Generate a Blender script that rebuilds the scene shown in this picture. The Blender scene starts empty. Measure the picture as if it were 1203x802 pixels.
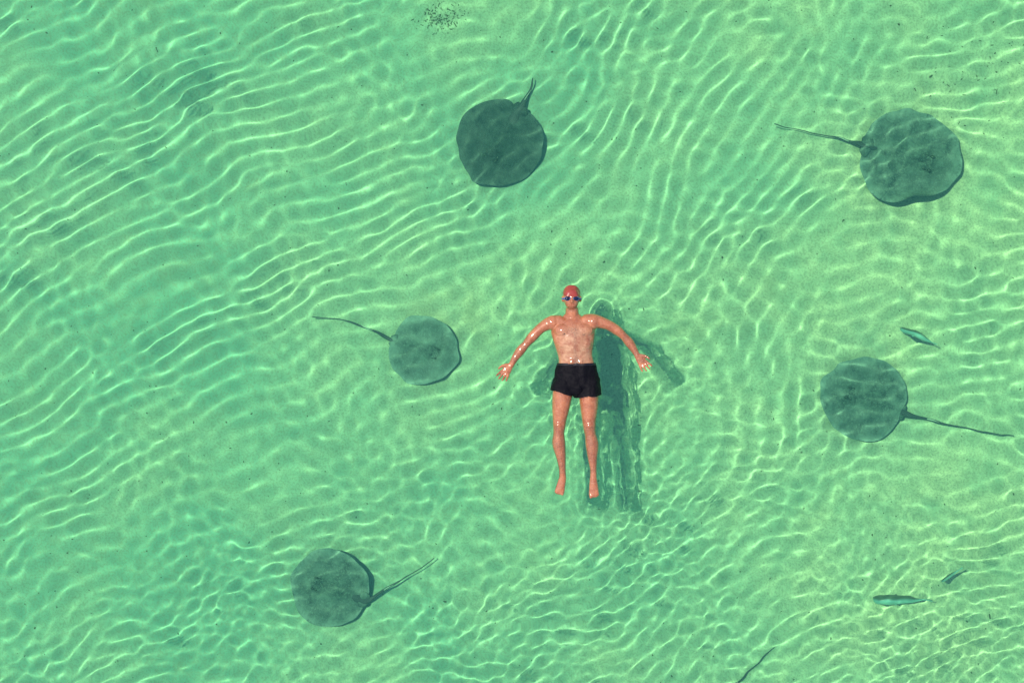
import bpy, bmesh, math, random
import numpy as np
from mathutils import Vector, Matrix, noise

sc = bpy.context.scene
COL = sc.collection
R = math.radians

# ------------------------------------------------------------------ camera, sky, sun, exposure
W_PX, H_PX = 1203.0, 802.0
PPM = 138.0                      # photo pixels per metre at the water surface
CAM_H = 15.0
DEPTH = 1.00                     # water depth over the sand
cam = bpy.data.objects.new('camera', bpy.data.cameras.new('camera'))
COL.objects.link(cam)
cam.location = (0, 0, CAM_H)
cam.data.sensor_width = 36
cam.data.lens = 36 * CAM_H / (W_PX / PPM)
cam.data.clip_end = 3000
sc.camera = cam

SUN_TO = Vector((-0.375, 0.180, 0.909)).normalized()      # towards the sun: upper left of the picture
world = bpy.data.worlds.new('World')
sc.world = world
world.use_nodes = True
wn = world.node_tree
sky = wn.nodes.new('ShaderNodeTexSky')
sky.sky_type = 'NISHITA'
sky.sun_disc = False
sky.sun_elevation = math.asin(SUN_TO.z)
sky.sun_rotation = math.atan2(SUN_TO.x, SUN_TO.y)
wn.links.new(sky.outputs[0], wn.nodes['Background'].inputs[0])
wn.nodes['Background'].inputs[1].default_value = 0.15
ld = bpy.data.lights.new('sun', 'SUN')
ld.energy = 4.0
ld.angle = R(0.5)
ld.color = (1.0, 0.91, 0.76)
ld.cycles.is_caustics_light = True          # the sun is refracted by the waves onto the sand
sun = bpy.data.objects.new('sun', ld)
COL.objects.link(sun)
sun.rotation_euler = SUN_TO.to_track_quat('Z', 'Y').to_euler()
sc.view_settings.view_transform = 'Standard'
sc.view_settings.look = 'None'
sc.view_settings.exposure = -0.04
sc.view_settings.gamma = 1.0
sc.cycles.use_denoising = True
sc.cycles.max_bounces = 8
sc.cycles.diffuse_bounces = 2
sc.cycles.glossy_bounces = 2
sc.cycles.transmission_bounces = 6
sc.cycles.sample_clamp_indirect = 3.0

# ------------------------------------------------------------------ helpers
def P(px, py, z=0.0):
    """photo pixel -> world point at height z (through the flat mean water surface when z < 0)"""
    sx, sy = (px - W_PX / 2) / PPM, (H_PX / 2 - py) / PPM
    if z >= 0:
        k = (CAM_H - z) / CAM_H
        return Vector((sx * k, sy * k, z))
    d = Vector((sx, sy, -CAM_H)).normalized()
    h = Vector((d.x, d.y, 0)) / 1.333
    t = Vector((h.x, h.y, -math.sqrt(1 - h.length_squared)))
    return Vector((sx, sy, 0)) + t * (z / t.z)

def tag(o, label=None, cat=None, group=None, kind=None):
    if label: o['label'] = label
    if cat: o['category'] = cat
    if group: o['group'] = group
    if kind: o['kind'] = kind
    return o

def empty(name, loc=(0, 0, 0), rz=0.0):
    o = bpy.data.objects.new(name, None)
    COL.objects.link(o)
    o.location = loc
    o.rotation_euler = (0, 0, rz)
    o.empty_display_size = 0.1
    return o

def link_mesh(name, me, mat, parent=None, receive=True, smooth=True):
    if smooth:
        me.polygons.foreach_set('use_smooth', np.ones(len(me.polygons), bool))
    if mat and not me.materials:
        me.materials.append(mat)
    o = bpy.data.objects.new(name, me)
    COL.objects.link(o)
    o.parent = parent
    o.cycles.is_caustics_receiver = receive
    return o

def from_bm(name, bm, mat, parent=None, receive=True, smooth=True):
    me = bpy.data.meshes.new(name)
    bm.normal_update()
    bm.to_mesh(me)
    bm.free()
    return link_mesh(name, me, mat, parent, receive, smooth)

def grid_mesh(name, xs, ys, zf):
    X, Y = np.meshgrid(xs, ys)
    Z = zf(X, Y)
    n = X.size
    me = bpy.data.meshes.new(name)
    me.vertices.add(n)
    me.vertices.foreach_set('co', np.stack([X, Y, Z], -1).astype('f').ravel())
    nx, ny = len(xs), len(ys)
    i = (np.arange(ny - 1)[:, None] * nx + np.arange(nx - 1)[None]).ravel()
    q = np.stack([i, i + 1, i + 1 + nx, i + nx], -1).astype('i')
    m = len(q)
    me.loops.add(m * 4)
    me.polygons.add(m)
    me.loops.foreach_set('vertex_index', q.ravel())
    me.polygons.foreach_set('loop_start', np.arange(m, dtype='i') * 4)
    me.update()
    me.validate()
    return me

def axis(h, step, far, grow=1.35):
    a = list(np.arange(-h, h + 1e-6, step))
    e, x, st = [], a[-1], step
    while x < far:
        st *= grow
        x += st
        e.append(x)
    return np.array([-v for v in e[::-1]] + a + e)

def tube(bm, pts, rads, seg=8, flat=1.0, cap=True):
    """swept tube with radius per point"""
    rings = []
    n = len(pts)
    for i, p in enumerate(pts):
        d = (pts[min(i + 1, n - 1)] - pts[max(i - 1, 0)]).normalized()
        s = d.cross(Vector((0, 0, 1)))
        if s.length < 1e-4: s = Vector((1, 0, 0))
        s.normalize()
        u = s.cross(d).normalized()
        rings.append([bm.verts.new(p + (s * math.cos(a) + u * math.sin(a) * flat) * rads[i])
                      for a in [2 * math.pi * k / seg for k in range(seg)]])
    for a, b in zip(rings, rings[1:]):
        for k in range(seg):
            bm.faces.new((a[k], a[(k + 1) % seg], b[(k + 1) % seg], b[k]))
    if cap:
        bm.faces.new(rings[0][::-1])
        bm.faces.new(rings[-1])

def ell(bm, c, r, rot=None, sub=2):
    M = Matrix.Translation(c) @ (rot.to_4x4() if rot else Matrix()) @ Matrix.Diagonal((r[0], r[1], r[2], 1))
    bmesh.ops.create_icosphere(bm, subdivisions=sub, radius=1.0, matrix=M)

def catmull(pts, n):
    out = []
    P_ = [pts[0]] + list(pts) + [pts[-1]]
    for i in range(1, len(P_) - 2):
        p0, p1, p2, p3 = P_[i - 1:i + 3]
        for k in range(n):
            t = k / n
            out.append(0.5 * ((2 * p1) + (p2 - p0) * t + (2 * p0 - 5 * p1 + 4 * p2 - p3) * t * t
                              + (3 * p1 - p0 - 3 * p2 + p3) * t ** 3))
    out.append(pts[-1].copy())
    return out

# node helpers
def new_mat(name):
    m = bpy.data.materials.new(name)
    m.use_nodes = True
    return m, m.node_tree, m.node_tree.nodes['Principled BSDF']

def nz(t, scale, detail=4, rough=.55, vec=None, dist=0.0):
    n = t.nodes.new('ShaderNodeTexNoise')
    n.inputs['Scale'].default_value = scale
    n.inputs['Detail'].default_value = detail
    n.inputs['Roughness'].default_value = rough
    n.inputs['Distortion'].default_value = dist
    if vec is None:
        tc = t.nodes.new('ShaderNodeTexCoord')
        vec = tc.outputs['Object']
    t.links.new(vec, n.inputs['Vector'])
    return n.outputs['Fac']

def ramp(t, fac, stops):
    r = t.nodes.new('ShaderNodeValToRGB')
    e = r.color_ramp.elements
    while len(e) < len(stops): e.new(0.5)
    for k, (p, c) in enumerate(stops):
        e[k].position = p
        e[k].color = (*c, 1) if len(c) == 3 else c
    t.links.new(fac, r.inputs[0])
    return r.outputs[0]

def mix(t, fac, a, b, mode='MIX'):
    m = t.nodes.new('ShaderNodeMix')
    m.data_type = 'RGBA'
    m.blend_type = mode
    for s, v in ((0, fac), (6, a), (7, b)):
        if isinstance(v, (int, float)): m.inputs[s].default_value = v
        elif isinstance(v, tuple): m.inputs[s].default_value = (*v, 1)
        else: t.links.new(v, m.inputs[s])
    return m.outputs[2]

def bump(t, b, h, dist, strength=1.0):
    n = t.nodes.new('ShaderNodeBump')
    n.inputs['Distance'].default_value = dist
    n.inputs['Strength'].default_value = strength
    t.links.new(h, n.inputs['Height'])
    t.links.new(n.outputs[0], b.inputs['Normal'])

# ------------------------------------------------------------------ water surface
rng = np.random.default_rng(11)
MAN = P(676, 470)

BODY_LINES = [(671.5, 345, 672, 360, 10), (674, 385, 675, 405, 22), (676, 415, 677, 450, 23), (655, 379, 625, 396, 7), (625, 396, 600, 429, 5),
              (692, 378, 725, 388, 7), (725, 388, 749, 418, 5), (600, 429, 594, 439, 5), (749, 418, 757, 430, 5),
              (664, 450, 657.5, 492, 10), (657, 495, 661, 560, 6), (661, 560, 656.5, 580, 5),
              (690, 450, 692, 493, 10), (692.5, 495, 697, 560, 6), (697, 560, 698, 583, 5)]

def gauss(X, Y, px, py, rx, ry):
    c = P(px, py)
    return np.exp(-(((X - c.x) / (rx / PPM)) ** 2 + ((Y - c.y) / (ry / PPM)) ** 2))

def water_height(X, Y):
    # gentle warp of the coordinates keeps the crests from being straight
    wx = X + .10 * np.sin(1.3 * Y + .6) + .05 * np.sin(3.1 * X + 1.7 * Y) + .03 * np.sin(5.3 * Y - 2.3 * X + 1)
    wy = Y + .10 * np.sin(1.1 * X + 2.1) + .05 * np.sin(2.7 * Y - 1.9 * X + .4) + .03 * np.sin(4.9 * X + 3.1 * Y)
    def train(crest_deg, spread, n, lam0, lam1, amp):
        """waves whose crests run at crest_deg in the picture"""
        S, C = np.zeros_like(X), np.zeros_like(X)
        for _ in range(n):
            lam = rng.uniform(lam0, lam1)
            th = R(crest_deg + 90 + rng.normal(0, spread))
            k = 2 * math.pi / lam
            q = k * (math.cos(th) * wx + math.sin(th) * wy) + rng.uniform(0, 6.283)
            a = 1 / (k * k) / math.sqrt(n)
            S += a * np.sin(q)
            C += a * np.cos(q)
        if spread > 30:
            return amp * S
        # wave groups even out: steep sets lose height, slack ones keep it
        km = 4 * math.pi / (lam0 + lam1)
        E = np.hypot(S, C) * km * km
        return amp * S * 1.35 / np.sqrt(.45 + E * E)
    left = gauss(X, Y, 150, 250, 480, 420)
    mid = gauss(X, Y, 800, 200, 260, 320)
    right = gauss(X, Y, 1150, 330, 330, 420)
    low = gauss(X, Y, 520, 760, 700, 200)
    lowr = gauss(X, Y, 1150, 760, 260, 180)
    tot = left + mid + right + low + .25
    Z = (left * train(24, 7, 9, .125, .175, 2.0) + mid * train(62, 9, 9, .13, .185, 2.1)
         + right * train(12, 13, 9, .125, .19, 2.0) + low * train(26, 18, 10, .115, .17, 2.0)
         + .25 * train(30, 15, 9, .125, .19, 2.0)) / tot
    Z += train(30, 60, 14, .11, .24, .70)               # cross chop that ties the crests into a net
    Z += train(35, 60, 6, .5, .9, .22)                  # slow swell
    near = gauss(X, Y, 715, 500, 130, 150)
    Z += (lowr * 1.3 + low * .85 + near * 1.4 + gauss(X, Y, 640, 445, 45, 60) * 1.2) * train(0, 90, 12, .055, .11, 1.1)   # small chop in the lower part and by the swimmer
    r = np.hypot((X - MAN.x) * 1.0, Y - MAN.y)
    ring = np.exp(-((r - 1.45) / .6) ** 2)              # rings spreading from the swimmer
    k = 2 * math.pi / .19
    az = np.arctan2(Y - MAN.y, X - MAN.x)
    Z += 1.15 / (k * k) * ring * (.35 + .65 * np.cos((az + .25) / 2) ** 2) * np.sin(k * r + .8 * np.sin(3 * az) + .5 * np.sin(7 * az + 1))
    # the body's own small wavelets along its waterline
    d = np.full_like(X, 9.0)
    sub = (np.abs(X - MAN.x) < 1.3) & (np.abs(Y - MAN.y) < 1.7)
    xs, ys = X[sub], Y[sub]
    ds = np.full(xs.shape, 9.0)
    for x0, y0, x1, y1, rr in BODY_LINES:
        a, b_ = P(x0, y0), P(x1, y1)
        ex, ey = b_.x - a.x, b_.y - a.y
        u = np.clip(((xs - a.x) * ex + (ys - a.y) * ey) / (ex * ex + ey * ey), 0, 1)
        ds = np.minimum(ds, np.hypot(xs - a.x - u * ex, ys - a.y - u * ey) - rr / PPM)
    d[sub] = ds
    dd = np.maximum(d, 0)
    kb = 2 * math.pi / .085
    Z += 2.6 / (kb * kb) * np.exp(-dd / .10) * np.sin(kb * dd + 1.2 * np.sin(9 * X) + 1.1 * np.sin(8 * Y + 3 * X)) * (d < 2)
    Z += .004 * np.exp(-(dd / .012) ** 2) * (d < 2)      # meniscus climbing the skin
    fade = 1 / (1 + (np.maximum(np.abs(X) - 7, 0) + np.maximum(np.abs(Y) - 5.5, 0)) * 2)
    return Z * fade

GX = axis(5.6, .011, 900)
GY = axis(4.0, .011, 900)
wm = bpy.data.materials.new('sea_water')
wm.use_nodes = True
t = wm.node_tree
t.nodes.clear()
out = t.nodes.new('ShaderNodeOutputMaterial')
gl = t.nodes.new('ShaderNodeBsdfGlass')
gl.inputs['IOR'].default_value = 1.333
gl.inputs['Roughness'].default_value = 0
gl.inputs['Color'].default_value = (.62, .985, .75, 1)
# teal surface diffuse stands in for the haze of light scattered by sediment
df = t.nodes.new('ShaderNodeBsdfDiffuse')
df.inputs['Color'].default_value = (.005, .042, .036, 1)
ad = t.nodes.new('ShaderNodeAddShader')
t.links.new(gl.outputs[0], ad.inputs[0])
t.links.new(df.outputs[0], ad.inputs[1])
t.links.new(ad.outputs[0], out.inputs[0])
water = link_mesh('sea_water', grid_mesh('sea_water', GX, GY, water_height), wm, receive=False)
water.cycles.is_caustics_caster = True
tag(water, kind='structure')

# ------------------------------------------------------------------ seabed
def seabed_height(X, Y):
    Z = -DEPTH + .03 * np.sin(.9 * X + .5 * Y) + .02 * np.sin(1.7 * Y - .6 * X + 1)
    Z += .006 * np.sin(7 * X + 3 * np.sin(2.1 * Y)) * np.sin(6 * Y + 2 * np.sin(1.7 * X))
    return Z
sm, t, b = new_mat('sand')
tc = t.nodes.new('ShaderNodeTexCoord')
sx = t.nodes.new('ShaderNodeSeparateXYZ')
t.links.new(tc.outputs['Object'], sx.inputs[0])
mp = t.nodes.new('ShaderNodeMapRange')                    # sand colour runs from greener at left to paler at right
mp.inputs['From Min'].default_value = -4.5
mp.inputs['From Max'].default_value = 4.5
mp.inputs['To Min'].default_value = -.16
mp.inputs['To Max'].default_value = .16
t.links.new(sx.outputs['X'], mp.inputs['Value'])
am = t.nodes.new('ShaderNodeMath')
am.operation = 'ADD'
t.links.new(mp.outputs[0], am.inputs[0])
t.links.new(nz(t, .6, 5, .6), am.inputs[1])
c = ramp(t, am.outputs[0], [(.30, (.38, .56, .46)), (.72, (.88, .76, .54))])
c = mix(t, ramp(t, nz(t, 2.6, 6, .65), [(.48, (0, 0, 0)), (.72, (.75, .75, .75))]), c, (.46, .55, .42))
c = mix(t, ramp(t, nz(t, .9, 7, .7, dist=.6), [(.60, (0, 0, 0)), (.75, (.5, .5, .5))]), c, (.52, .40, .24))
c = mix(t, ramp(t, nz(t, 11, 5, .7), [(.52, (0, 0, 0)), (.75, (.5, .5, .5))]), c, (.44, .44, .33))
c = mix(t, ramp(t, nz(t, 55, 3, .7), [(.36, (.65, .65, .65)), (.56, (0, 0, 0))]), c, (.40, .38, .28))
t.links.new(c, b.inputs['Base Color'])
b.inputs['Roughness'].default_value = 1
b.inputs['Specular IOR Level'].default_value = 0
bump(t, b, nz(t, 14, 6, .7), .02, .7)
seabed = link_mesh('seabed', grid_mesh('seabed', axis(6, .06, 900), axis(4.6, .06, 900), seabed_height), sm)
tag(seabed, kind='structure')

def bed_z(x, y):
    return float(seabed_height(np.array([x]), np.array([y]))[0])

# ------------------------------------------------------------------ stingrays
def ray_material(name, dark, pale, blot):
    m, t, b = new_mat(name)
    c = ramp(t, nz(t, 9, 6, .65), [(.36, dark), (.66, pale)])
    c = mix(t, ramp(t, nz(t, 5, 5, .6, dist=.5), [(.50, (0, 0, 0)), (.62, (.8, .8, .8))]), c, blot)
    for attr, col in (('head', tuple(x * .45 for x in dark)), ('margin', tuple(min(1, x * 1.35) for x in pale))):
        at = t.nodes.new('ShaderNodeAttribute')
        at.attribute_name = attr
        mm = t.nodes.new('ShaderNodeMath')
        mm.operation = 'MULTIPLY'
        t.links.new(at.outputs['Fac'], mm.inputs[0])
        t.links.new(ramp(t, nz(t, 22, 5, .7), [(.36, (.1, .1, .1)), (.56, (1, 1, 1))]), mm.inputs[1])
        c = mix(t, mm.outputs[0], c, col)
    c = mix(t, ramp(t, nz(t, 60, 3, .6), [(.52, (0, 0, 0)), (.70, (.5, .5, .5))]), c, tuple(x * 1.3 for x in pale))
    t.links.new(c, b.inputs['Base Color'])
    b.inputs['Roughness'].default_value = .75
    b.inputs['Specular IOR Level'].default_value = .3
    bump(t, b, nz(t, 18, 5, .65), .02, .7)
    return m

belly, t, b = new_mat('ray_belly')
b.inputs['Base Color'].default_value = (.62, .60, .56, 1)
b.inputs['Roughness'].default_value = .7
TAIL_M, t, b = new_mat('ray_tail')
b.inputs['Base Color'].default_value = (.075, .07, .085, 1)
b.inputs['Roughness'].default_value = .7
eye_m, t, b = new_mat('ray_eye')
b.inputs['Base Color'].default_value = (.04, .04, .035, 1)
b.inputs['Roughness'].default_value = .3

def stingray(px, py, rpx, tail_px, depth, mats, label, wav=(1, 0), flip=None, squash=1.0, seed=0, tail_z=None, fins=True, tail_w=(.095, 2.2)):
    """tail_px: photo pixels along the tail, from its root to its tip"""
    c = P(px, py, -depth)
    scale = CAM_H / (CAM_H + depth * .75)
    r = rpx / PPM / scale                                    # apparent radius -> true radius
    t0 = P(*tail_px[0], -depth)
    ang = math.atan2(t0.y - c.y, t0.x - c.x)                 # tail direction
    root = empty('stingray', c, ang + math.pi)               # local +X = snout
    tag(root, label, 'stingray', 'stingrays gliding over the sand')
    inv = (Matrix.Translation(c) @ Matrix.Rotation(ang + math.pi, 4, 'Z')).inverted()
    rnd = random.Random(seed)
    body_m, fin_m = mats
    # disc: rounded rhomb, thick along the spine, thin rippling rim
    NA, NR = 96, 26
    ph = rnd.uniform(0, 6.28)
    def rim(a):
        # a=0 snout, +-90 wing tips, 180 tail root
        ca, sa = math.cos(a), math.sin(a)
        base = 1.0 / (abs(ca) ** 2.0 + (abs(sa) * squash) ** 2.0) ** (1 / 2.0)
        snout = .06 * math.exp(-(a / .20) ** 2)
        notch = -.05 * math.exp(-((abs(a) - math.pi) / .22) ** 2)
        return base * (1 + snout + notch + .018 * math.sin(3 * a + ph) + .012 * math.sin(5 * a + 2 * ph) + .006 * math.sin(11 * a + ph) + .003 * math.sin(11 * a + ph * 2))
    def top(a, s, side):
        x, y = s * rim(a) * r * math.cos(a), s * rim(a) * r * math.sin(a)
        # hump along the spine, head a little forward of centre
        h = .078 * math.exp(-((y / r) / .24) ** 2) * math.exp(-(((x / r) - .10) / .62) ** 2) \
            + .016 * max(0, 1 - s * s) ** .6
        h += .007 * math.exp(-((abs(y) / r - .13) / .05) ** 2 - ((x / r - .42) / .10) ** 2)
        z = h * side * (1.0 if side > 0 else .45) * (r / .36)
        amp = .05 * (s ** 2.2)
        z += wav[0] * amp * math.sin(3 * a + ph + wav[1]) * (r / .36) + .003 * s ** 4 * math.sin(9 * a + ph)
        z += (.03 if wav[0] else 0) * s ** 2 * abs(math.sin(a)) ** 2
        if flip:
            fa, fw, fh = flip                                 # rim curled up around angle fa
            d = (a - fa + math.pi) % (2 * math.pi) - math.pi
            w_ = math.exp(-(d / fw) ** 2) * max(0, (s - .58) / .42) ** 1.3
            z += w_ * fh
            k = 1 - w_ * (.26 if fh > 0 else .03)
            x, y = x * k, y * k
        return Vector((x, y, z))
    for name, side, mm in (('disc', 1, body_m), ('belly', -1, belly)):
        bm = bmesh.new()
        ctr = bm.verts.new(top(0, 0, side))
        rings = []
        for j in range(1, NR + 1):
            s = j / NR
            ring = []
            for i in range(NA):
                a = -math.pi + 2 * math.pi * i / NA
                v = top(a, s, side)
                if j == NR: v.z -= .0005 * (1 - side)
                ring.append(bm.verts.new(v))
            rings.append(ring)
        for i in range(NA):
            f = (ctr, rings[0][i], rings[0][(i + 1) % NA])
            bm.faces.new(f if side > 0 else f[::-1])
            for j in range(NR - 1):
                q = (rings[j][i], rings[j + 1][i], rings[j + 1][(i + 1) % NA], rings[j][(i + 1) % NA])
                bm.faces.new(q if side > 0 else q[::-1])
        o = from_bm(name, bm, mm, root)
        if side > 0:
            hs, ms = [], []
            for v in o.data.vertices:
                x, y = v.co.x / r, v.co.y / r
                rr = math.hypot(x, y)
                hs.append(min(1, .9 * math.exp(-((x - .34) / .22) ** 2 - (y / .24) ** 2) + .55 * math.exp(-(y / .06) ** 2) * (x < .3)))
                ms.append(max(0, (rr - .80) / .2) * .8)
            for an, vals in (('head', hs), ('margin', ms)):
                aa = o.data.attributes.new(an, 'FLOAT', 'POINT')
                aa.data.foreach_set('value', np.array(vals, 'f'))
    # eyes with spiracle behind
    for s in (-1, 1):
        bm = bmesh.new()
        ex = Vector((.42 * r, s * .135 * r, top(math.atan2(s * .135, .42), .44, 1).z))
        ell(bm, ex + Vector((0, 0, .004)), (.055 * r, .035 * r, .035 * r), None, 2)
        e = from_bm('eye', bm, eye_m, root)
        bm = bmesh.new()
        ell(bm, ex + Vector((-.10 * r, 0, -.001)), (.05 * r, .028 * r, .02 * r), None, 2)
        from_bm('spiracle', bm, eye_m, root)
    # pelvic fins either side of the tail root
    if fins:
        for s in (-1, 1):
            bm = bmesh.new()
            pts = [Vector((-.80 * r, s * .02 * r, .006)), Vector((-.84 * r, s * .20 * r, .002)),
                   Vector((-.92 * r, s * .20 * r, -.002)), Vector((-1.02 * r, s * .13 * r, -.002)), Vector((-1.0 * r, s * .03 * r, 0))]
            up = [bm.verts.new(p + Vector((0, 0, .007))) for p in pts]
            dn = [bm.verts.new(p - Vector((0, 0, .007))) for p in pts]
            n = len(pts)
            bm.faces.new(up); bm.faces.new(dn[::-1])
            for k in range(n):
                bm.faces.new((up[k], dn[k], dn[(k + 1) % n], up[(k + 1) % n]))
            bmesh.ops.recalc_face_normals(bm, faces=bm.faces)
            bmesh.ops.subdivide_edges(bm, edges=bm.edges, cuts=2, smooth=.6)
            from_bm('pelvic_fin', bm, body_m, root)
    # tail: thick root, whip end
    tz = tail_z if tail_z is not None else -depth
    wpts = [P(*p, -depth + (tz + depth) * (k / max(1, len(tail_px) - 1))) for k, p in enumerate(tail_px)]
    start = inv @ wpts[0]
    start = Vector((-.45 * r, 0, -.004))
    pts = catmull([start] + [inv @ p for p in wpts], 7)
    n = len(pts)
    rads = [(tail_w[0] * r) * (1 - i / (n - 1)) ** (tail_w[1] + .5) + .0042 for i in range(n)]
    bm = bmesh.new()
    tube(bm, pts, rads, 10, .8)
    from_bm('tail', bm, TAIL_M, root)
    if len(tail_px) > 2:
        k = int(n * .42)
        d = (pts[k + 1] - pts[k]).normalized()
        bm = bmesh.new()
        tube(bm, [pts[k] + Vector((0, 0, rads[k])), pts[k] + d * .05 + Vector((0, 0, rads[k] + .008)), pts[k] + d * .11 + Vector((0, 0, rads[k] + .006))],
             [.007, .005, .001], 6, .5)
        from_bm('tail_spine', bm, belly, root)
    return root

RM_a = (ray_material('ray_skin_slate', (.038, .048, .055), (.115, .125, .13), (.055, .062, .068)), None)
RM_b = (ray_material('ray_skin_olive', (0.079, 0.088, 0.093), (0.264, 0.286, 0.279), (0.132, 0.143, 0.144)), None)
RM_c = (ray_material('ray_skin_pale', (0.123, 0.138, 0.140), (0.290, 0.319, 0.316), (0.176, 0.193, 0.195)), None)
RM_d = (ray_material('ray_skin_brown', (0.079, 0.088, 0.093), (0.255, 0.281, 0.279), (0.132, 0.149, 0.153)), None)
stingray(587, 168, 51, [(611, 130), (619, 116), (624, 104), (627, 93)], .925, RM_a,
         'darkest slate grey stingray, head down, with short thick tail pointing up', seed=1, wav=(.5, 0), tail_w=(.13, 1.1))
stingray(1068, 187, 59, [(1012, 170), (990, 164), (955, 156), (910, 145)], .90, RM_b,
         'largest stingray, at upper right, speckled, with one fin edge curled up', seed=2, wav=(.4, 1), flip=(R(-64), .5, .17))
stingray(497, 411, 41, [(462, 400), (440, 389), (425, 383), (398, 375), (368, 371)], .925, RM_c,
         'smallest palest stingray just left of the floating swimmer', seed=3, wav=(.5, 2))
stingray(1015, 468, 50, [(1060, 485), (1085, 491), (1120, 499), (1155, 506), (1190, 513)], .925, RM_d,
         'mottled round stingray with thin tail trailing to the right edge', seed=4, wav=(.4, 3))
stingray(388, 690, 46, [(430, 705), (448, 694), (468, 682), (490, 668), (510, 655)], .925, RM_d,
         'grey stingray at lower left with long tail reaching up and right', seed=5, wav=(.4, 4), tail_w=(.11, 2.3))
stingray(805, 873, 48, [(835, 835), (855, 812), (868, 799), (890, 778), (909, 760)], .925, RM_d,
         'stingray below the bottom edge, only its thin straight tail in view', seed=6, wav=(.4, 4))

# ------------------------------------------------------------------ fish
def fish_mat(name, a, b_):
    m, t, b = new_mat(name)
    tc = t.nodes.new('ShaderNodeTexCoord')
    sx = t.nodes.new('ShaderNodeSeparateXYZ')
    t.links.new(tc.outputs['Object'], sx.inputs[0])
    mp = t.nodes.new('ShaderNodeMapRange')
    mp.inputs['From Min'].default_value = -.012
    mp.inputs['From Max'].default_value = .006
    t.links.new(sx.outputs['Y'], mp.inputs['Value'])
    c = mix(t, mp.outputs[0], a, b_)                      # dark back, pale flank
    t.links.new(c, b.inputs['Base Color'])
    b.inputs['Roughness'].default_value = .4
    return m
FM = fish_mat('fish_skin', (.13, .14, .12), (.36, .58, .60))

def fish(px, py, length_px, ang, depth, label, bend=.08):
    c = P(px, py, -depth)
    L = length_px / PPM * 1.06
    root = empty('fish', c, R(ang))
    tag(root, label, 'fish', 'small fish among the stingrays')
    N, S = 22, 12
    spine = lambda u: Vector((L * (.5 - u), L * bend * (max(0, u - .35) ** 2) * 2, 0))
    bm = bmesh.new()
    rings = []
    for i in range(N + 1):
        u = i / N * .86
        w = L * .105 * (math.sin(math.pi * min(1, (u + .02) / .9) ** .62) ** .8 + .10) if u < .86 else 0
        c0 = spine(u)
        rings.append([bm.verts.new(c0 + Vector((0, w * math.cos(a) * .75, w * math.sin(a) * 1.25)))
                      for a in [2 * math.pi * k / S for k in range(S)]])
    for a, b2 in zip(rings, rings[1:]):
        for k in range(S):
            bm.faces.new((a[k], a[(k + 1) % S], b2[(k + 1) % S], b2[k]))
    bm.faces.new(rings[0][::-1]); bm.faces.new(rings[-1])
    bmesh.ops.recalc_face_normals(bm, faces=bm.faces)
    from_bm('body', bm, FM, root)
    def fin(name, pts, th=.003):
        bm = bmesh.new()
        up = [bm.verts.new(Vector(p) + Vector((0, th, 0))) for p in pts]
        dn = [bm.verts.new(Vector(p) - Vector((0, th, 0))) for p in pts]
        n = len(pts)
        bm.faces.new(up); bm.faces.new(dn[::-1])
        for k in range(n): bm.faces.new((up[k], dn[k], dn[(k + 1) % n], up[(k + 1) % n]))
        bmesh.ops.recalc_face_normals(bm, faces=bm.faces)
        return from_bm(name, bm, FM, root, smooth=False)
    e = spine(.84)
    f = spine(1.0)
    fin('tail_fin', [(e.x, e.y, .01), (f.x, f.y, L * .12), (f.x + L * .05, f.y, 0), (f.x, f.y, -L * .12), (e.x, e.y, -.01)])
    fin('dorsal_fin', [(spine(.3).x, 0, L * .10), (spine(.45).x, 0, L * .17), (spine(.65).x, spine(.65).y, L * .10), (spine(.6).x, 0, L * .05)])
    for s in (-1, 1):
        bm = bmesh.new()
        v = [bm.verts.new(Vector(p)) for p in [(L * .20, s * L * .06, 0), (L * .11, s * L * .105, -.004), (L * .08, s * L * .06, 0)]]
        w = [bm.verts.new(x.co + Vector((0, 0, .004))) for x in v]
        bm.faces.new(v[::-1]); bm.faces.new(w)
        for k in range(3): bm.faces.new((v[k], v[(k + 1) % 3], w[(k + 1) % 3], w[k]))
        bmesh.ops.recalc_face_normals(bm, faces=bm.faces)
        from_bm('pectoral_fin', bm, FM, root, smooth=False)
        bm = bmesh.new()
        ell(bm, Vector((L * .40, s * L * .05, L * .02)), (L * .018,) * 3, None, 1)
        from_bm('eye', bm, eye_m, root)
    return root

fish(1060, 704, 66, 180, .7, 'largest fish, long and blue grey, swimming level at lower right', .03)
fish(1118, 674, 30, 222, .6, 'small slim fish just above and right of the largest fish')
fish(1079, 394, 46, 158, .8, 'slim blue green fish above the mottled round stingray', .05)

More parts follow.
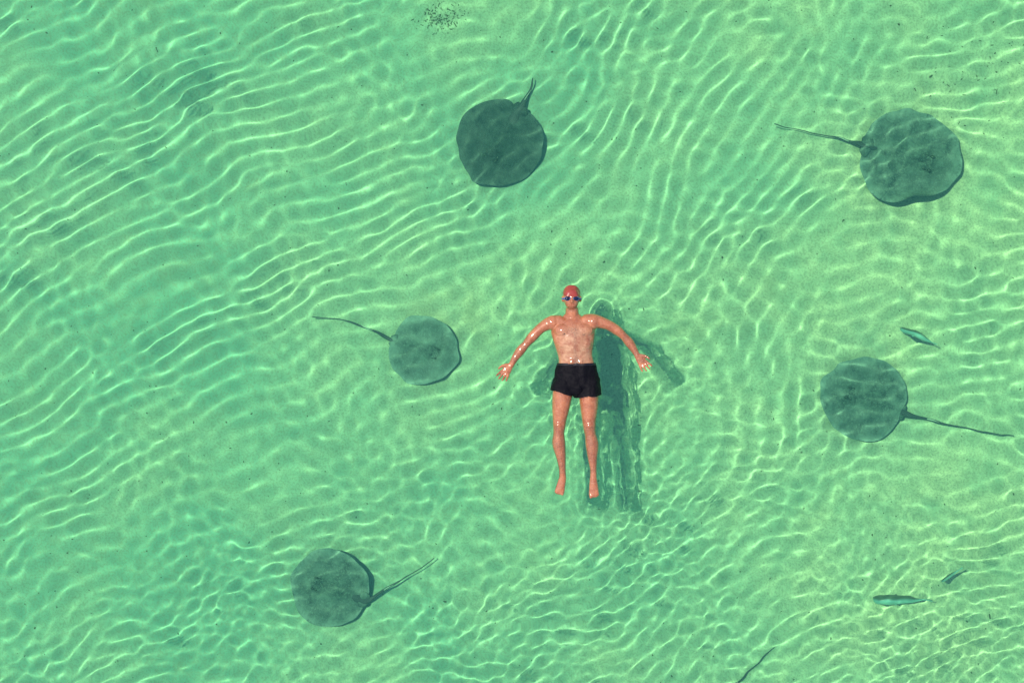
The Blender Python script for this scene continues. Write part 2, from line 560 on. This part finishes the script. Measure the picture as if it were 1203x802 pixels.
# ------------------------------------------------------------------ the swimmer, floating face up
def skin_material():
    m, t, b = new_mat('skin')
    at = t.nodes.new('ShaderNodeAttribute')
    at.attribute_name = 'tan'
    base = mix(t, at.outputs['Fac'], (.68, .40, .23), (.56, .155, .055))
    base = mix(t, ramp(t, nz(t, 14, 5, .65), [(.38, (0, 0, 0)), (.62, (.85, .85, .85))]), base, (.36, .09, .035))
    base = mix(t, ramp(t, nz(t, 70, 3, .6), [(.45, (0, 0, 0)), (.75, (.4, .4, .4))]), base, (.60, .34, .22))
    hair = t.nodes.new('ShaderNodeAttribute')
    hair.attribute_name = 'hair'
    hm = t.nodes.new('ShaderNodeMath')
    hm.operation = 'MULTIPLY'
    t.links.new(hair.outputs['Fac'], hm.inputs[0])
    t.links.new(ramp(t, nz(t, 120, 3, .7), [(.40, (0, 0, 0)), (.60, (1, 1, 1))]), hm.inputs[1])
    base = mix(t, hm.outputs[0], base, (.10, .05, .03))
    t.links.new(base, b.inputs['Base Color'])
    b.inputs['Roughness'].default_value = .36
    b.inputs['Coat Weight'].default_value = 1.0
    b.inputs['Coat Roughness'].default_value = .10
    b.inputs['Subsurface Weight'].default_value = .0
    bump(t, b, nz(t, 42, 5, .7), .012, .8)
    return m
SKIN = skin_material()

def Q(px, py, z):
    return P(px, py, z)

person = empty('person', P(676, 440, 0.0))
tag(person, 'man in dark swim shorts and blue goggles floating on his back, arms spread', 'person')
pinv = Matrix.Translation(-person.location)

def chain(bm, pts, step=.35, sub=2, seg=20):
    """pts: (point, half width, half height): a smooth lofted limb with rounded ends"""
    V = catmull([p[0] for p in pts], 6)
    A = catmull([Vector((p[1], p[2], 0)) for p in pts], 6)
    n = len(V)
    rings = []
    for i, p in enumerate(V):
        d = (V[min(i + 1, n - 1)] - V[max(i - 1, 0)]).normalized()
        side = d.cross(Vector((0, 0, 1)))
        if side.length < 1e-3: side = Vector((1, 0, 0))
        side.normalize()
        up = side.cross(d).normalized()
        rings.append([bm.verts.new(pinv @ (p + side * math.cos(a) * A[i].x + up * math.sin(a) * A[i].y))
                      for a in [2 * math.pi * k / seg for k in range(seg)]])
    for a, b_ in zip(rings, rings[1:]):
        for k in range(seg):
            bm.faces.new((a[k], a[(k + 1) % seg], b_[(k + 1) % seg], b_[k]))
    bm.faces.new(rings[0][::-1])
    bm.faces.new(rings[-1])
    for p, q in ((V[0], A[0]), (V[-1], A[-1])):
        m_ = min(q.x, q.y)
        ell(bm, pinv @ p, (q.x * .99, m_ * .9, q.y * .99) if abs((V[-1] - V[0]).y) > abs((V[-1] - V[0]).x) else (m_ * .99,) * 3, None, 3)

bm = bmesh.new()
# trunk (x = half width, z = half thickness)
T = [(Q(672, 373, .000), .085, .050), (Q(672.5, 378, .00), .150, .072), (Q(673, 386, .004), .186, .094), (Q(674, 396, .006), .180, .104),
     (Q(675, 408, .004), .160, .098), (Q(676, 419, .000), .146, .088), (Q(677, 430, .000), .158, .092),
     (Q(677, 440, .000), .172, .096), (Q(677, 452, .000), .168, .094)]
chain(bm, T, seg=40)
for s_ in (-1, 1):                                       # chest, collar bones, ribs, belly, hip bones
    c_ = Q(674 + s_ * 11, 389, .050)
    ell(bm, pinv @ c_, (.090, .066, .056), Matrix.Rotation(s_ * .25, 3, 'Z'), 3)
    chain(bm, [(Q(673 + s_ * 4, 378, .050), .012, .012), (Q(673 + s_ * 20, 376, .052), .010, .010)], seg=10)
    ell(bm, pinv @ Q(675 + s_ * 10, 403, .044), (.075, .075, .052), None, 3)
    ell(bm, pinv @ Q(676.5 + s_ * 4.5, 412, .056), (.036, .10, .034), None, 3)
    ell(bm, pinv @ Q(677 + s_ * 5, 425, .052), (.042, .055, .042), None, 3)
# neck and head
chain(bm, [(Q(672, 376, -.005), .060, .058), (Q(672, 364, .008), .056, .056)])
HEAD = Q(671.5, 350, .030)
for off, rr in (((0, .012, -.012), (.074, .096, .088)), ((0, -.030, .012), (.060, .070, .068)),
                ((0, -.066, .020), (.036, .034, .040)), ((0, -.020, .070), (.014, .024, .020)),
                ((0, -.032, .082), (.014, .012, .014)), ((0, .010, .060), (.056, .014, .014)),
                ((0, -.052, .066), (.024, .009, .009)), ((0, -.060, .062), (.022, .008, .009)),
                ((.030, -.028, .052), (.022, .022, .014)), ((-.030, -.028, .052), (.022, .022, .014)),
                ((.076, -.008, -.004), (.010, .028, .020)), ((-.076, -.008, -.004), (.010, .028, .020))):
    ell(bm, pinv @ (HEAD + Vector(off)), rr, None, 3)
# arms
def arm(pts):
    chain(bm, [(p, a * (.97 if i < 2 else .90), b * .95) for i, (p, a, b) in enumerate(pts)])
for sx, pt in ((-1, (649, 379)), (1, (697, 378))):
    ell(bm, pinv @ Q(*pt, .022), (.066, .064, .058), None, 3)      # shoulder caps
arm([(Q(659, 379, .012), .066, .060), (Q(648, 379, .016), .062, .056), (Q(636, 385, .016), .050, .048), (Q(625, 396, .012), .048, .046),
     (Q(618, 404, .008), .038, .038), (Q(612, 411, .006), .045, .038), (Q(606, 419, .006), .037, .032), (Q(601.5, 427, .018), .028, .023), (Q(600, 430, .022), .028, .021)])
arm([(Q(687, 378, .012), .066, .060), (Q(698, 377, .016), .062, .056), (Q(713, 381, .016), .050, .048), (Q(725, 388, .012), .047, .045),
     (Q(733, 395, .008), .038, .038), (Q(739, 402, .006), .045, .038), (Q(744.5, 410, .006), .036, .031), (Q(748, 416, .018), .028, .023), (Q(749, 419, .022), .028, .021)])
# hands
def hand(wrist, ang, thumb_side):
    """ang: direction the fingers point, degrees; palm half curled"""
    M = Matrix.Translation(wrist) @ Matrix.Rotation(R(ang - 90), 4, 'Z')
    H = lambda x, y, z=0: M @ Vector((x, y, z))
    rot = Matrix.Rotation(R(ang - 90), 3, 'Z')
    for y, w in ((.015, .032), (.035, .038), (.055, .041), (.072, .041)):
        ell(bm, pinv @ H(0, y), (w, .022, .015), rot, 2)
    fx = (-.032, -.011, .011, .032)
    fl = (.066, .078, .073, .056)
    for k in range(4):
        kk = k if thumb_side < 0 else 3 - k
        x = fx[k]
        L = fl[kk]
        sp = x * .45
        pr = None
        pts = [(0, 0, 0), (sp * .4, .40, .004 + .002 * kk), (sp * .8, .74, .013 + .003 * kk), (sp, 1.0, .026 + .003 * kk)]
        co = [H(x + a, .080 + b_ * L, c_) for a, b_, c_ in pts]
        rad = [.0105, .0098, .0090, .0078]
        chain(bm, [(c_, q, q) for c_, q in zip(co, rad)], .6, 1)
    s = thumb_side
    th = [H(s * .026, .022, .0), H(s * .048, .045, .006), H(s * .060, .066, .012), H(s * .064, .086, .018)]
    chain(bm, [(c_, q, q) for c_, q in zip(th, (.015, .0125, .0108, .009))], .6, 1)
hand(Q(600, 428, .024), 236, 1)
hand(Q(748.5, 417, .026), -54, -1)
# legs
def leg(pts):
    chain(bm, pts, seg=28)
leg([(Q(664, 448, .000), .088, .086), (Q(661, 462, .002), .086, .084), (Q(659, 478, .004), .076, .074), (Q(657.5, 492, .006), .060, .060),
     (Q(657, 501, .008), .053, .055), (Q(656.5, 509, .002), .048, .049), (Q(656.5, 521, -.003), .057, .053), (Q(659, 536, -.004), .043, .042),
     (Q(660.5, 550, -.004), .031, .032), (Q(661, 560, -.006), .031, .032)])
leg([(Q(690, 448, .000), .088, .086), (Q(691.5, 462, .002), .086, .084), (Q(692, 478, .004), .076, .074), (Q(692, 493, .006), .060, .060),
     (Q(692.5, 502, .008), .053, .055), (Q(693.5, 510, .002), .048, .049), (Q(695.5, 522, -.003), .057, .053), (Q(696, 537, -.002), .043, .042),
     (Q(697, 551, -.002), .031, .032), (Q(697, 561, -.002), .031, .032)])
for kx, ky in ((656.5, 499), (692.5, 500)):
    ell(bm, pinv @ Q(kx, ky, .043), (.030, .036, .026), None, 3)    # kneecaps
for (x0, y0), (x1, y1) in (((656.5, 505), (660, 552)), ((693, 506), (697, 553))):
    chain(bm, [(Q(x0, y0, .036), .014, .012), (Q((x0 + x1) / 2, (y0 + y1) / 2, .030), .012, .012), (Q(x1, y1, .020), .012, .011)], seg=10)  # shin edge
def foot(ankle, tip, big_side):
    d = tip - ankle
    ell(bm, pinv @ (ankle + Vector((0, .004, -.02))), (.032, .034, .032), None, 2)
    n = 7
    for i in range(n):
        f = i / (n - 1)
        ell(bm, pinv @ (ankle + d * (f * .80)), (.034 + .013 * f, .03, .030 - .012 * f), None, 2)
    side = Vector((big_side, 0, 0))
    for k in range(5):
        r_ = (.0135, .010, .0095, .009, .0085)[k]
        base = ankle + d * (.84 - .03 * k) + side * (.028 - .0155 * k)
        ell(bm, pinv @ base, (r_, .018, r_), None, 2)
        ell(bm, pinv @ (base + d.normalized() * (.016 - .001 * k) + Vector((0, 0, .004))), (r_, r_ * 1.2, r_), None, 2)
foot(Q(661, 561, -.004), Q(656.5, 581, .006), 1)
foot(Q(697, 562, .002), Q(698, 585, .020), -1)

tmp = bpy.data.meshes.new('body')
bm.to_mesh(tmp)
bm.free()
to = bpy.data.objects.new('body_tmp', tmp)
COL.objects.link(to)
md = to.modifiers.new('r', 'REMESH')
md.mode = 'VOXEL'
md.voxel_size = .005
md2 = to.modifiers.new('s', 'SMOOTH')
md2.factor = .5
md2.iterations = 8
dg = bpy.context.evaluated_depsgraph_get()
dg.update()
bme = bpy.data.meshes.new_from_object(to.evaluated_get(dg))
bpy.data.objects.remove(to)
bme.name = 'body'
bme.materials.clear()
N = len(bme.vertices)
co = np.empty(N * 3, 'f')
bme.vertices.foreach_get('co', co)
co = co.reshape(-1, 3) + np.array(person.location)
pxx = co[:, 0] * PPM + W_PX / 2
pyy = H_PX / 2 - co[:, 1] * PPM
# sunburn: shoulders, arms, face, shins redder than the belly
tanv = np.full(N, .75)
torso = np.exp(-(((pxx - 675) / 20) ** 4)) * np.exp(-(((pyy - 412) / 26) ** 4))
tanv += .12
tanv -= .75 * torso
tanv = np.clip(tanv, 0, 1)
att = bme.attributes.new('tan', 'FLOAT', 'POINT')
att.data.foreach_set('value', tanv.astype('f'))
# real body hair and features: chest and belly line, forearms, shins, brows, stubble, nipples, navel
hv = np.zeros(N)
g2 = lambda x, y, rx, ry: np.exp(-((pxx - x) / rx) ** 2 - ((pyy - y) / ry) ** 2)
hv += .75 * g2(674, 388, 9, 6) + .6 * g2(675.5, 408, 2, 18) + .9 * g2(677, 424, 3, 4)
for x_ in (662.5, 685.5): hv += 1.6 * g2(x_, 392.5, 1.5, 1.5)
hv += 1.5 * g2(677, 421, .9, 1.0)
hv += .5 * ((pyy > 500) & (pyy < 556)) + .45 * (((pxx < 620) | (pxx > 732)) & (pyy < 426))
hv += .6 * ((pyy > 360) & (pyy < 366) & (np.abs(pxx - 671.5) < 9))
ah = bme.attributes.new('hair', 'FLOAT', 'POINT')
ah.data.foreach_set('value', np.clip(hv, 0, 1).astype('f'))
body = link_mesh('body', bme, SKIN, person)


def shell(name, lo, hi, off, mat, flare=0.0, z0=-9, jag=0.0, keep=None):
    """cloth that follows the body: body faces between two picture rows, pushed outwards, with thickness"""
    b2 = bmesh.new()
    b2.from_mesh(bme)
    b2.faces.ensure_lookup_table()
    kill = []
    for f in b2.faces:
        cc = f.calc_center_median() + person.location
        px, py = cc.x * PPM + W_PX / 2, H_PX / 2 - cc.y * PPM
        j = jag * math.sin(px * .8)
        ok = (lo + j < py < hi + j and 640 < px < 714) if keep is None else keep(px, py, cc)
        if not ok: kill.append(f)
    bmesh.ops.delete(b2, geom=kill, context='FACES')
    b2.normal_update()
    for v in b2.verts:
        w = (v.co + person.location)
        py = H_PX / 2 - w.y * PPM
        v.co += v.normal * (off + flare * max(0, (py - lo) / max(1, hi - lo)))
        v.co += v.normal * .012 * noise.noise(v.co * 16)
    return from_bm(name, b2, mat, person)

sh, t, b = new_mat('shorts_fabric')
b.inputs['Base Color'].default_value = (.005, .0045, .008, 1)
b.inputs['Roughness'].default_value = .6
b.inputs['Specular IOR Level'].default_value = .12
bump(t, b, nz(t, 16, 5, .6, dist=.8), .02, 1)
def shorts_keep(px, py, cc):
    if not 640 < px < 714 or py < 427: return False
    w = .5 * math.sin(px * .37 + 1)
    return py < ((457.5 + (px - 647) * .30 if px < 678 else 466.5 - (px - 678) * .10) + w)
shell('swim_shorts', 427, 464, .011, sh, .016, keep=shorts_keep)
wb, t, b = new_mat('waistband')
b.inputs['Base Color'].default_value = (.008, .007, .012, 1)
shell('waistband', 426.3, 429.5, .0145, wb)

cap, t, b = new_mat('swim_cap')
c = ramp(t, nz(t, 18, 3), [(.35, (.34, .045, .04)), (.65, (.44, .07, .055))])
t.links.new(c, b.inputs['Base Color'])
b.inputs['Roughness'].default_value = .35
hx, hy = HEAD.x, HEAD.y
shell('swim_cap', 0, 0, .006, cap, 0, keep=lambda px, py, cc: cc.y > hy + .030 - (cc.z - HEAD.z) * .25)
gm, t, b = new_mat('goggle_lens')
b.inputs['Base Color'].default_value = (.008, .015, .05, 1)
b.inputs['Roughness'].default_value = .08
gf, t, b = new_mat('goggle_frame')
b.inputs['Base Color'].default_value = (.05, .15, .45, 1)
b.inputs['Roughness'].default_value = .35
gog = empty('goggles', (0, 0, 0))
gog.parent = person
for s in (-1, 1):
    bm = bmesh.new()
    ell(bm, pinv @ (HEAD + Vector((s * .031, -.006, .068))), (.028, .018, .010), None, 3)
    from_bm('lens', bm, gm, gog)
    bm = bmesh.new()
    cpt = pinv @ (HEAD + Vector((s * .031, -.006, .066)))
    ring = [cpt + Vector((.027 * math.cos(a), .017 * math.sin(a), 0)) for a in [2 * math.pi * k / 20 for k in range(21)]]
    tube(bm, ring, [.0035] * 21, 6, 1, False)
    from_bm('frame', bm, gf, gog)
bm = bmesh.new()
arc = [pinv @ (HEAD + Vector((.082 * math.cos(a), -.006, -.006 + .080 * math.sin(a)))) for a in [R(-90 + 360 * k / 40) for k in range(41)]]
arc = [p for p in arc]
tube(bm, arc, [.006] * len(arc), 6, 1, False)
from_bm('strap', bm, gf, gog)

person.location.z -= .010                                 # floats with flanks, fingers and feet awash

# ------------------------------------------------------------------ debris on the sand
wd, t, b = new_mat('seaweed_scrap')
b.inputs['Base Color'].default_value = (.13, .12, .06, 1)
rd = random.Random(5)
def debris(cx, cy, rx, ry, n, label, size=(.006, .02)):
    c = P(cx, cy, -DEPTH)
    bm = bmesh.new()
    for _ in range(n):
        p = P(cx + rd.gauss(0, rx), cy + rd.gauss(0, ry), -DEPTH)
        p.z = bed_z(p.x, p.y) + .006
        s = rd.uniform(*size)
        rot = Matrix.Rotation(rd.uniform(0, 6.3), 3, 'Z') @ Matrix.Rotation(rd.uniform(-.5, .5), 3, 'X')
        M = Matrix.Translation(p - c) @ rot.to_4x4() @ Matrix.Diagonal((s * rd.uniform(1, 2.4), s * .5, s * .35, 1))
        bmesh.ops.create_icosphere(bm, subdivisions=1, radius=1, matrix=M)
    o = from_bm('seaweed_scraps', bm, wd)
    o.location = c
    tag(o, label, 'seaweed', kind='stuff')
    return o
debris(518, 22, 13, 8, 170, 'loose dark seaweed scraps in a patch near the top edge', (.003, .010))
debris(1150, 90, 45, 35, 60, 'loose brownish scraps scattered on the sand at upper right', (.004, .012))
bm = bmesh.new()
for _ in range(900):
    x, y = rd.uniform(-5, 5), rd.uniform(-3.6, 3.6)
    s = rd.uniform(.002, .007)
    M = Matrix.Translation((x, y, bed_z(x, y) + s * .3)) @ Matrix.Rotation(rd.uniform(0, 6), 4, 'Z') @ Matrix.Diagonal((s * rd.uniform(1, 2), s, s * .6, 1))
    bmesh.ops.create_icosphere(bm, subdivisions=1, radius=1, matrix=M)
tag(from_bm('pebbles', bm, wd), 'tiny dark shell and weed specks sprinkled over the whole sandy bottom', 'pebbles', kind='stuff')
